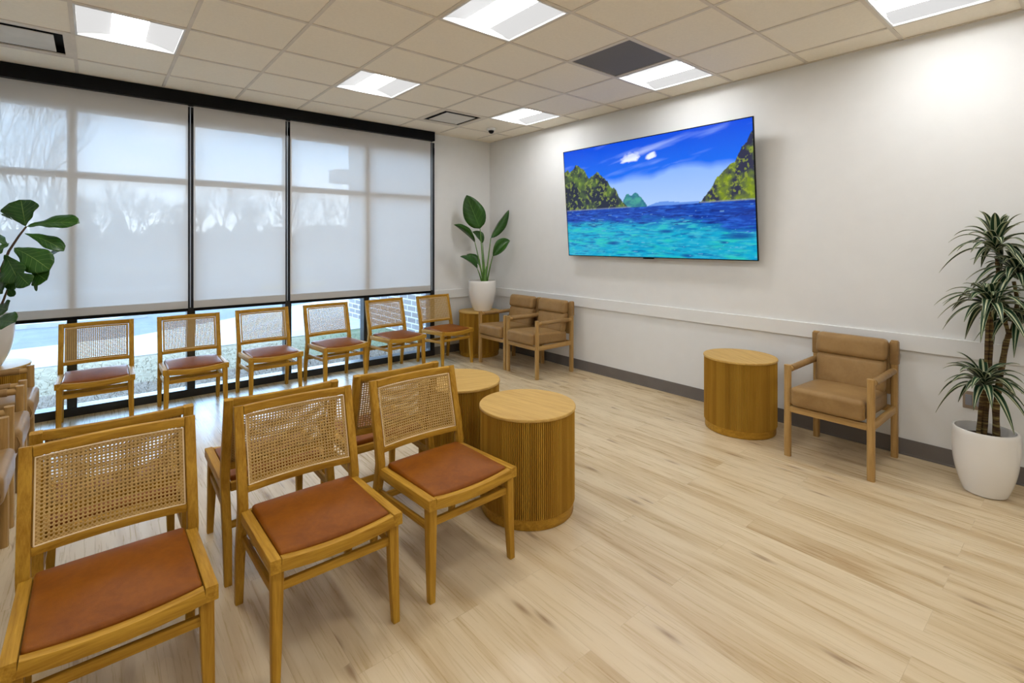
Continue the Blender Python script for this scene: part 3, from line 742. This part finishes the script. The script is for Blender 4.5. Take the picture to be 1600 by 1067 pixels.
# bird of paradise on the corner table
px, py_ = 4.05, 5.38
bp = thing('potted_bird_of_paradise', 'broad-leaved plant in a tall white pot on the corner table', 'potted plant', (px, py_, .59))
pot(bp, .182, .115, .405)
O = Vector((px, py_, .59)); D0 = 6.72
def rel(u, v, dD=0): return at(u, v, D0 + dD) - O
tocam = Vector((-math.sin(YAW), -math.cos(YAW), 0))
ell = lambda u: max(.02, math.sin(PI * u ** .8) ** .7) if 0 < u < 1 else .03
SP = [  # stalk base px, leaf base, leaf tip, width, normal, depth
    ((756, 441), (750, 357), (729, 305), .30, tocam + Vector((.15, 0, .1)), 0, -.05, 0),
    ((755, 441), (742, 379), (709, 351), .15, Vector((-.3, -.2, .8)), -.1, -.25, .03),
    ((759, 441), (767, 372), (795, 328), .14, Vector((.75, .15, .3)), 0, .1, .02),
    ((761, 441), (770, 400), (797, 376), .16, Vector((.3, -.6, .75)), -.05, .05, .08),
    ((753, 441), (746, 420), (719, 401), .12, Vector((-.3, -.5, .8)), -.1, -.2, .05),
    ((757, 441), (749, 415), (729, 398), .11, Vector((-.1, -.6, .7)), .05, .12, .05),
    ((758, 441), (754, 380), (738, 362), .13, Vector((-.4, -.3, .8)), .05, .05, .04)]
for k, (b0, lb_, tp, wd, nr, d1, d2, sg) in enumerate(SP):
    a, b_, c_ = rel(*b0), rel(*lb_, d1), rel(*tp, d2)
    bm = B(); mid = (a + b_) / 2 + Vector((0, 0, .02)) + (a - b_) * .0; mid = a * .5 + b_ * .5; mid.x = a.x * .62 + b_.x * .38; mid.y = a.y * .62 + b_.y * .38
    cv = [a + Vector((0, 0, -.05))] + [a * (1 - u) ** 2 + mid * 2 * u * (1 - u) + b_ * u * u for u in [q / 8 for q in range(9)]]
    tube(bm, cv, .01, 8, rs=[.013 - .008 * q / 9 for q in range(10)]); obj('stalk', bm, M['green_stalk'], bp, True)
    bm = B(); leaf(bm, b_, c_, wd, nr, sg, .2 if k == 0 else 1.0, ell if k == 0 else lambda u: max(.03, math.sin(PI * u ** .9) ** .8) if 0 < u < 1 else .03, 14, .02, 0, k); leafobj('leaf', bm, 'paradise_leaf', bp)
bm = B(); tube(bm, [rel(757, 444, -.05), rel(759, 425, -.05), rel(760, 416, -.05)], .012, 8, rs=[.02, .016, .004]); obj('new_shoot', bm, M['green_stalk'], bp, True)

# fiddle leaf fig at the left edge
fx, fy = -.66, 5.28
fg_ = thing('potted_fiddle_leaf_fig', 'fiddle leaf fig in a white pot at the left edge of the window', 'potted plant', (fx, fy, .59))
pot(fg_, .190, .12, .36)
O = Vector((fx, fy, .59)); Df = O.x * math.sin(YAW) + O.y * math.cos(YAW)
relf = lambda u, v, d=0: at(u, v, Df + d) - O
fid = lambda u: (.03 if u <= 0 or u >= 1 else max(.03, (.55 + .5 * u - .12 * math.sin(u * 2 * PI)) * math.sin(PI * (u ** 1.25 * .97 + .015)) ** .55))
stem_pts = [relf(-62, 520), relf(-40, 480), relf(-10, 455), relf(2, 420, 0), relf(14, 392), relf(30, 368), relf(41, 354)]
bm = B(); tube(bm, stem_pts, .006, 8, rs=[.013, .011, .010, .009, .008, .007, .006]); obj('stem', bm, M['brown_stem'], fg_, True)
bm = B(); tube(bm, [relf(-55, 512), relf(-20, 495), relf(3, 475), relf(12, 452), relf(24, 436)], .006, 8, rs=[.011, .01, .008, .006, .004]); obj('stem', bm, M['brown_stem'], fg_, True)
bm = B(); tube(bm, [relf(-62, 520), relf(-70, 440), relf(-60, 350)], .006, 8, rs=[.013, .01, .008]); obj('stem', bm, M['brown_stem'], fg_, True)
FL = [((40, 353), (33, 312), .27, tocam + Vector((0, 0, .35)), 0, .0, 0), ((42, 354), (124, 349), .15, tocam * .8 + Vector((0, 0, .75)), 0, .04, .05), ((39, 365), (100, 392), .12, tocam * .7 + Vector((0, 0, .9)), -.05, .0, .06),
      ((62, 403), (95, 392), .11, Vector((-.2, -.5, 1)), 0, .0, .0), ((22, 388), (78, 422), .20, tocam + Vector((0, 0, .6)), -.12, -.1, .05), ((50, 422), (73, 438), .16, tocam + Vector((0, 0, .3)), -.1, -.1, 0),
      ((14, 380), (-22, 405), .17, tocam * .6 + Vector((0, 0, .9)), -.1, -.2, 0), ((8, 398), (30, 440), .19, tocam + Vector((0, 0, .2)), -.15, -.18, 0), ((26, 432), (6, 448), .17, tocam + Vector((.1, 0, .2)), -.05, -.08, 0),
      ((26, 425), (46, 446), .13, tocam + Vector((0, 0, .4)), -.2, -.2, 0), ((12, 384), (-14, 366), .09, Vector((0, -.3, 1)), 0, .05, 0), ((19, 343), (3, 334), .035, Vector((0, -.3, 1)), 0, 0, 0),
      ((12, 448), (22, 463), .06, tocam + Vector((0, 0, .4)), 0, 0, 0), ((-4, 480), (12, 484), .14, tocam + Vector((0, 0, .5)), -.05, -.1, 0), ((-12, 500), (24, 503), .15, tocam + Vector((0, 0, .8)), -.12, -.2, 0), ((-5, 410), (-30, 450), .22, tocam + Vector((0, 0, .4)), -.1, -.15, 0),
      ((55, 430), (57, 455), .03, tocam, -.1, -.1, 0), ((-20, 460), (8, 430), .2, tocam + Vector((.2, 0, .2)), -.05, -.12, 0), ((-60, 350), (-40, 300), .22, tocam, 0, 0, 0), ((-60, 380), (-20, 350), .2, tocam, 0, 0, 0)]
for k, (b0, tp, wd, nr, d1, d2, sg) in enumerate(FL):
    bm = B(); leaf(bm, relf(*b0, d1), relf(*tp, d2), wd, nr, sg, .18, fid, 14, .035, 0, k * 3); leafobj('leaf', bm, 'fig_leaf', fg_)

# striped dracaena by the right wall
dx, dy = 4.165, .462
dr = thing('potted_dracaena', 'tall striped-leaf cane plant in a white floor pot by the right wall', 'potted plant', (dx, dy, 0))
pot(dr, .150, .10, .385)
O = Vector((dx, dy, 0)); Dd = O.x * math.sin(YAW) + O.y * math.cos(YAW)
reld = lambda u, v, d=0: at(u, v, Dd + d) - O
for pts, r0, r1 in (([(1557, 684), (1556, 640), (1563, 585), (1572, 535), (1578, 518)], .0175, .013), ([(1537, 680), (1543, 620), (1547, 560), (1549, 510), (1547, 495)], .013, .0105), ([(1528, 676), (1532, 640), (1541, 560), (1543, 500), (1560, 420), (1556, 400)], .011, .008),
                    ([(1578, 520), (1585, 505), (1590, 470), (1584, 440)], .012, .009), ([(1578, 520), (1571, 505), (1567, 470), (1557, 410)], .011, .008), ([(1536, 678), (1537, 640), (1537, 610)], .010, .009)):
    P3 = [reld(u, v, .0 if r0 > .017 else .03) for u, v in pts]; P3[0] = P3[0] + Vector((0, 0, -.03))
    q = []
    for a, b_ in zip(P3, P3[1:]): q += [a.lerp(b_, k / 3) for k in range(3)]
    q.append(P3[-1]); bm = B(); rs = [(r0 + (r1 - r0) * k / (len(q) - 1)) * (1.08 if k % 2 else .94) for k in range(len(q))]
    tube(bm, q, .01, 10, rs=rs); obj('cane_stem', bm, M['ringed_cane'], dr, True)
rr = random.Random(11)
lan = lambda u: .05 if u <= 0 or u >= 1 else max(.05, math.sin(PI * u ** .75) ** .8)
for (u, v, d, n, L_, upw) in ((1556, 385, .0, 38, .26, 1.15), (1590, 428, -.03, 40, .25, .8), (1548, 478, -.04, 44, .27, .75), (1538, 600, -.03, 38, .23, .8), (1592, 500, .02, 26, .22, .5)):
    c0 = reld(u, v, d); bm = B()
    for k in range(n):
        a = 2 * PI * (k * .618) + rr.uniform(-.2, .2); el = (k / n) ** 1.1 * upw + rr.uniform(-.1, .12) + .12
        ll = L_ * rr.uniform(.8, 1.12) * (1 - .25 * max(0, el - .6))
        dv = Vector((math.cos(a) * math.cos(el), math.sin(a) * math.cos(el), math.sin(el)))
        base = c0 + Vector((0, 0, -.035 + .06 * k / n)); tip = base + dv * ll
        # keep leaves clear of the wall
        lim = XW - dx - .03
        if tip.x > lim: tip.x = lim - rr.uniform(0, .03)
        nr = Vector((-dv.x * math.sin(el), -dv.y * math.sin(el), math.cos(el) + .05))
        leaf(bm, base, tip, .042 * rr.uniform(.85, 1.15), nr, .12, .30, lan, 12, 0, rr.uniform(.55, 1.0) * (1.15 - min(1, el)), k)
    for v_ in bm.verts:
        if v_.co.x > XW - dx - .012: v_.co.x = XW - dx - .012
    leafobj('leaf_cluster', bm, 'dracaena_leaf', dr)

# ------------------------------------------------------------------ outdoors
t = NT('dry_lawn'); t.bsdf((.3, .25, .15), .95, .1)
v = t.coords(); a = t.noise(v, .45, 3); b_ = t.noise(v, 14, 6, .7)
dryc = t.ramp(b_, [(.3, (.085, .065, .043)), (.5, (.15, .123, .083)), (.7, (.21, .185, .138))]); grn = t.ramp(b_, [(.3, (.06, .075, .04)), (.7, (.13, .14, .088))])
sxx = t.new('ShaderNodeSeparateXYZ'); t.link(v, sxx.inputs[0])
gm = t.math('ADD', a, t.math('MULTIPLY', t.math('SUBTRACT', sxx.outputs[0], 1.6), .14))
t.link(t.mix(t.ramp(gm, [(.5, (0, 0, 0)), (.75, (1, 1, 1))]), dryc, grn), t.b.inputs['Base Color'])
t = NT('mulch'); t.bsdf((.2, .14, .1), .95, .1); b_ = t.noise(t.coords(), 40, 6, .8, 1.0)
t.link(t.ramp(b_, [(.35, (.03, .018, .012)), (.5, (.10, .073, .053)), (.62, (.22, .19, .157))]), t.b.inputs['Base Color'])
plain('asphalt', (.088, .090, .094), .9, .1, var=.12, scale=3); plain('concrete', (.25, .245, .235), .9, .1, var=.08, scale=5)
plain('pale_verge', (.22, .19, .14), .95, .1, var=.2, scale=2); plain('bark', (.05, .04, .035), .9, .1, var=.3, scale=6); plain('woodland', (.045, .04, .035), 1, 0, var=.35, scale=.6)
plain('yellow_paint', (.6, .38, .05), .8); plain('fascia_paint', (.22, .2, .19), .7)
t = NT('exterior_brick'); t.bsdf((.3, .3, .3), .9, .1)
br = t.new('ShaderNodeTexBrick'); cbm = t.new('ShaderNodeCombineXYZ'); sxx = t.new('ShaderNodeSeparateXYZ'); tcc = t.new('ShaderNodeTexCoord'); t.link(tcc.outputs['Object'], sxx.inputs[0])
t.link(sxx.outputs[1], cbm.inputs[0]); t.link(sxx.outputs[2], cbm.inputs[1]); t.link(cbm.outputs[0], br.inputs['Vector'])
for k_, v_ in (('Color1', (.125, .115, .115, 1)), ('Color2', (.165, .155, .155, 1)), ('Mortar', (.34, .335, .33, 1)), ('Scale', 1), ('Mortar Size', .011), ('Brick Width', .30), ('Row Height', .10)): br.inputs[k_].default_value = v_
t.link(br.outputs['Color'], t.b.inputs['Base Color'])
GZ = -.08
def slab(name, label, cat, pts, z0, z1, m, kind=None):
    bm = B(); lo = [bm.verts.new((x, y, z0)) for x, y in pts]; hi = [bm.verts.new((x, y, z1)) for x, y in pts]
    bm.faces.new(lo[::-1]); bm.faces.new(hi)
    for k in range(len(pts)): bm.faces.new((lo[k], lo[(k + 1) % len(pts)], hi[(k + 1) % len(pts)], hi[k]))
    return tag(obj(name, bm, M[m]), label, cat, None, kind)
slab('lawn', None, None, [(-60, 5.95), (14, 5.95), (14, 10.2), (-60, 10.2)], -.4, GZ - .01, 'dry_lawn', 'structure')
slab('planting_bed', None, None, [(-60, 5.95), (12, 5.95), (12, 7.0), (-60, 7.0)], -.3, GZ + .002, 'mulch', 'structure')
slab('sidewalk', None, None, [(-60, 8.5), (1.0, 8.65), (14, 9.3), (14, 20), (6, 14.5), (3.5, 12.7), (2.0, 11.5), (.5, 10.5), (-1, 10.3), (-60, 10.3)], -.35, GZ, 'concrete', 'structure')
slab('parking_lot', None, None, [(-120, 10.2), (120, 10.2), (120, 70), (-120, 70)], -.5, GZ - .06, 'asphalt', 'structure')
slab('far_ground', None, None, [(-160, 70), (200, 70), (200, 260), (-160, 260)], -.5, GZ - .05, 'pale_verge', 'structure')
slab('grass_verge', 'pale dry grass verge along the far edge of the parking lot', 'verge', [(-38, 34), (60, 31), (60, 38), (-38, 41)], -.3, GZ + .02, 'pale_verge')
slab('parking_island', 'pale kerbed parking island nearest the sidewalk', 'parking island', [(-9, 13.6), (.3, 13.0), (.9, 13.5), (.1, 14.2), (-9, 15.2)], -.3, GZ + .03, 'concrete')
slab('parking_island', 'long kerbed island across the middle of the parking lot', 'parking island', [(-14, 20.2), (5.5, 19.4), (7.0, 20.1), (5.2, 21.4), (-14, 22.2)], -.3, GZ + .03, 'concrete')
slab('parking_island', 'kerbed island toward the brick wall in the far parking lot', 'parking island', [(6, 25.6), (22, 24.6), (22, 26.0), (6, 27.2)], -.3, GZ + .03, 'concrete')
slab('kerb_paint', 'short yellow painted kerb in the parking lot', 'painted kerb', [(4.4, 18.4), (6.8, 19.0), (6.8, 19.25), (4.4, 18.65)], -.3, GZ + .04, 'yellow_paint')
# brick wing of the building
bw = thing('brick_wall', 'white-mortared brick wing of the building outside the right window', 'brick wall', (4.2, 8.2, GZ))
bm = B(); box(bm, 0, .4, -2.25, 2.15, -.3, 4.4); obj('wall', bm, M['exterior_brick'], bw)
bm = B(); box(bm, -.35, .5, 1.95, 2.35, 2.85, 3.12, .01); obj('fascia_end', bm, M['fascia_paint'], bw)
bm = B(); box(bm, -.012, .0, -2.25, 2.15, 1.0 - .3, 1.06 - .3); bm.free()
# dry tufts near the glass
bm = B(); rq = random.Random(3)
for k in range(5200):
    x = rq.uniform(-2.2, 4.15); y = rq.uniform(5.98, 8.4); h_ = rq.uniform(.015, .06) * (1.3 if y < 7 else .7); a = rq.uniform(0, 2 * PI); w_ = rq.uniform(.002, .005); ln = rq.uniform(-.05, .05)
    c, s = math.cos(a) * w_, math.sin(a) * w_
    bm.faces.new((bm.verts.new((x - c, y - s, GZ - .01)), bm.verts.new((x + c, y + s, GZ - .01)), bm.verts.new((x + ln, y + ln * math.sin(a * 3), GZ + h_))))
plain('straw', (.20, .165, .12), .9, .1, var=.3, scale=30)
tag(obj('dry_grass', bm, M['straw']), 'short dry straw and grass outside under the window', 'dry grass', None, 'stuff')
# bare trees
def tree_bm(seed, height, spread, thick, depth=6):
    rt = random.Random(seed); bm = B()
    def br_(p, d, ln, rad, lv):
        e = p + d * ln
        n = 5 if lv < 2 else 3
        mid = p.lerp(e, .5) + Vector((rt.uniform(-1, 1), rt.uniform(-1, 1), 0)) * ln * .05
        tube(bm, [p, mid, e], rad, n, rs=[rad, rad * .82, rad * .62], cap=False)
        if lv >= depth: return
        for k in range(3 if lv < depth - 1 else 2):
            a = rt.uniform(0, 2 * PI); sp_ = rt.uniform(.35, .8) * spread
            q = d.orthogonal().normalized(); q = Matrix.Rotation(a, 3, d) @ q
            nd = (d * math.cos(sp_) + q * math.sin(sp_) + Vector((0, 0, .12))).normalized()
            br_(e if k else p.lerp(e, rt.uniform(.6, .95)), nd, ln * rt.uniform(.62, .82), rad * .58, lv + 1)
        if lv < 2: br_(e, (d + Vector((rt.uniform(-.15, .15), rt.uniform(-.15, .15), .2))).normalized(), ln * .8, rad * .62, lv + 1)
    br_(Vector((0, 0, 0)), Vector((0, 0, 1)), height * .26, height * thick, 0)
    return bm
protos = []
for k, (sd, hh, spd, thk) in enumerate([(1, 10, .62, .010), (5, 10, .7, .010), (9, 10, .95, .017), (14, 10, .8, .017)]):
    r = thing('bare_tree', 't', 'tree'); obj('branches', tree_bm(sd, hh, spd, thk), M['bark'], r); protos.append(r)
index_kids(); used = [False] * 4
def put_tree(k, u, D, sc, lb, gp=None):
    o = protos[k] if not used[k] else copy_tree(protos[k]); used[k] = True
    p = at(u, 378, D); o.location = (p.x, p.y, GZ - .06); o.scale = (sc, sc, sc); o.rotation_euler = (0, 0, rq.uniform(0, 6)); o['label'] = lb
    if gp: o['group'] = gp
put_tree(0, 33, 21, 1.0, 'tall bare tree outside at the far left of the window')
put_tree(1, 84, 24, .80, 'thin bare tree outside just left of the first mullion')
put_tree(2, 322, 19.5, .28, 'small bare sapling on the parking island behind the narrow middle blind')
for k in range(26):
    u = -60 + 27 * k + rq.uniform(-4, 4); D = (44, 64, 54, 74)[k % 4] + rq.uniform(-1, 1)
    put_tree(2 + k % 2, u, D, rq.uniform(.78, 1.1) * D / 60 * 1.0, 'bare winter tree in the distant tree line beyond the parking lot', 'bare trees of the distant tree line')
# woodland mass
bm = B(); n1, n2 = 320, 8; rows = []
for j in range(n2 + 1):
    row = []
    for i in range(n1 + 1):
        x = -500 + 1900 * i / n1; q = at(x, PY, 90 - 5 * math.cos(PI * j / n2)); hgt = 4.6 + 3.2 * noise.fractal(Vector((x * .03, 0, 1)), .6, 2, 5)
        row.append(bm.verts.new((q.x, q.y, GZ - .06 + hgt * math.sin(PI * j / n2) ** .5)))
    rows.append(row)
for a, b_ in zip(rows, rows[1:]):
    for i in range(n1): bm.faces.new((a[i], a[i + 1], b_[i + 1], b_[i]))
tag(obj('woodland', bm, M['woodland'], None, 'all'), 'hazy grey-brown band of woods beyond the parking lot', 'woods', None, 'stuff')
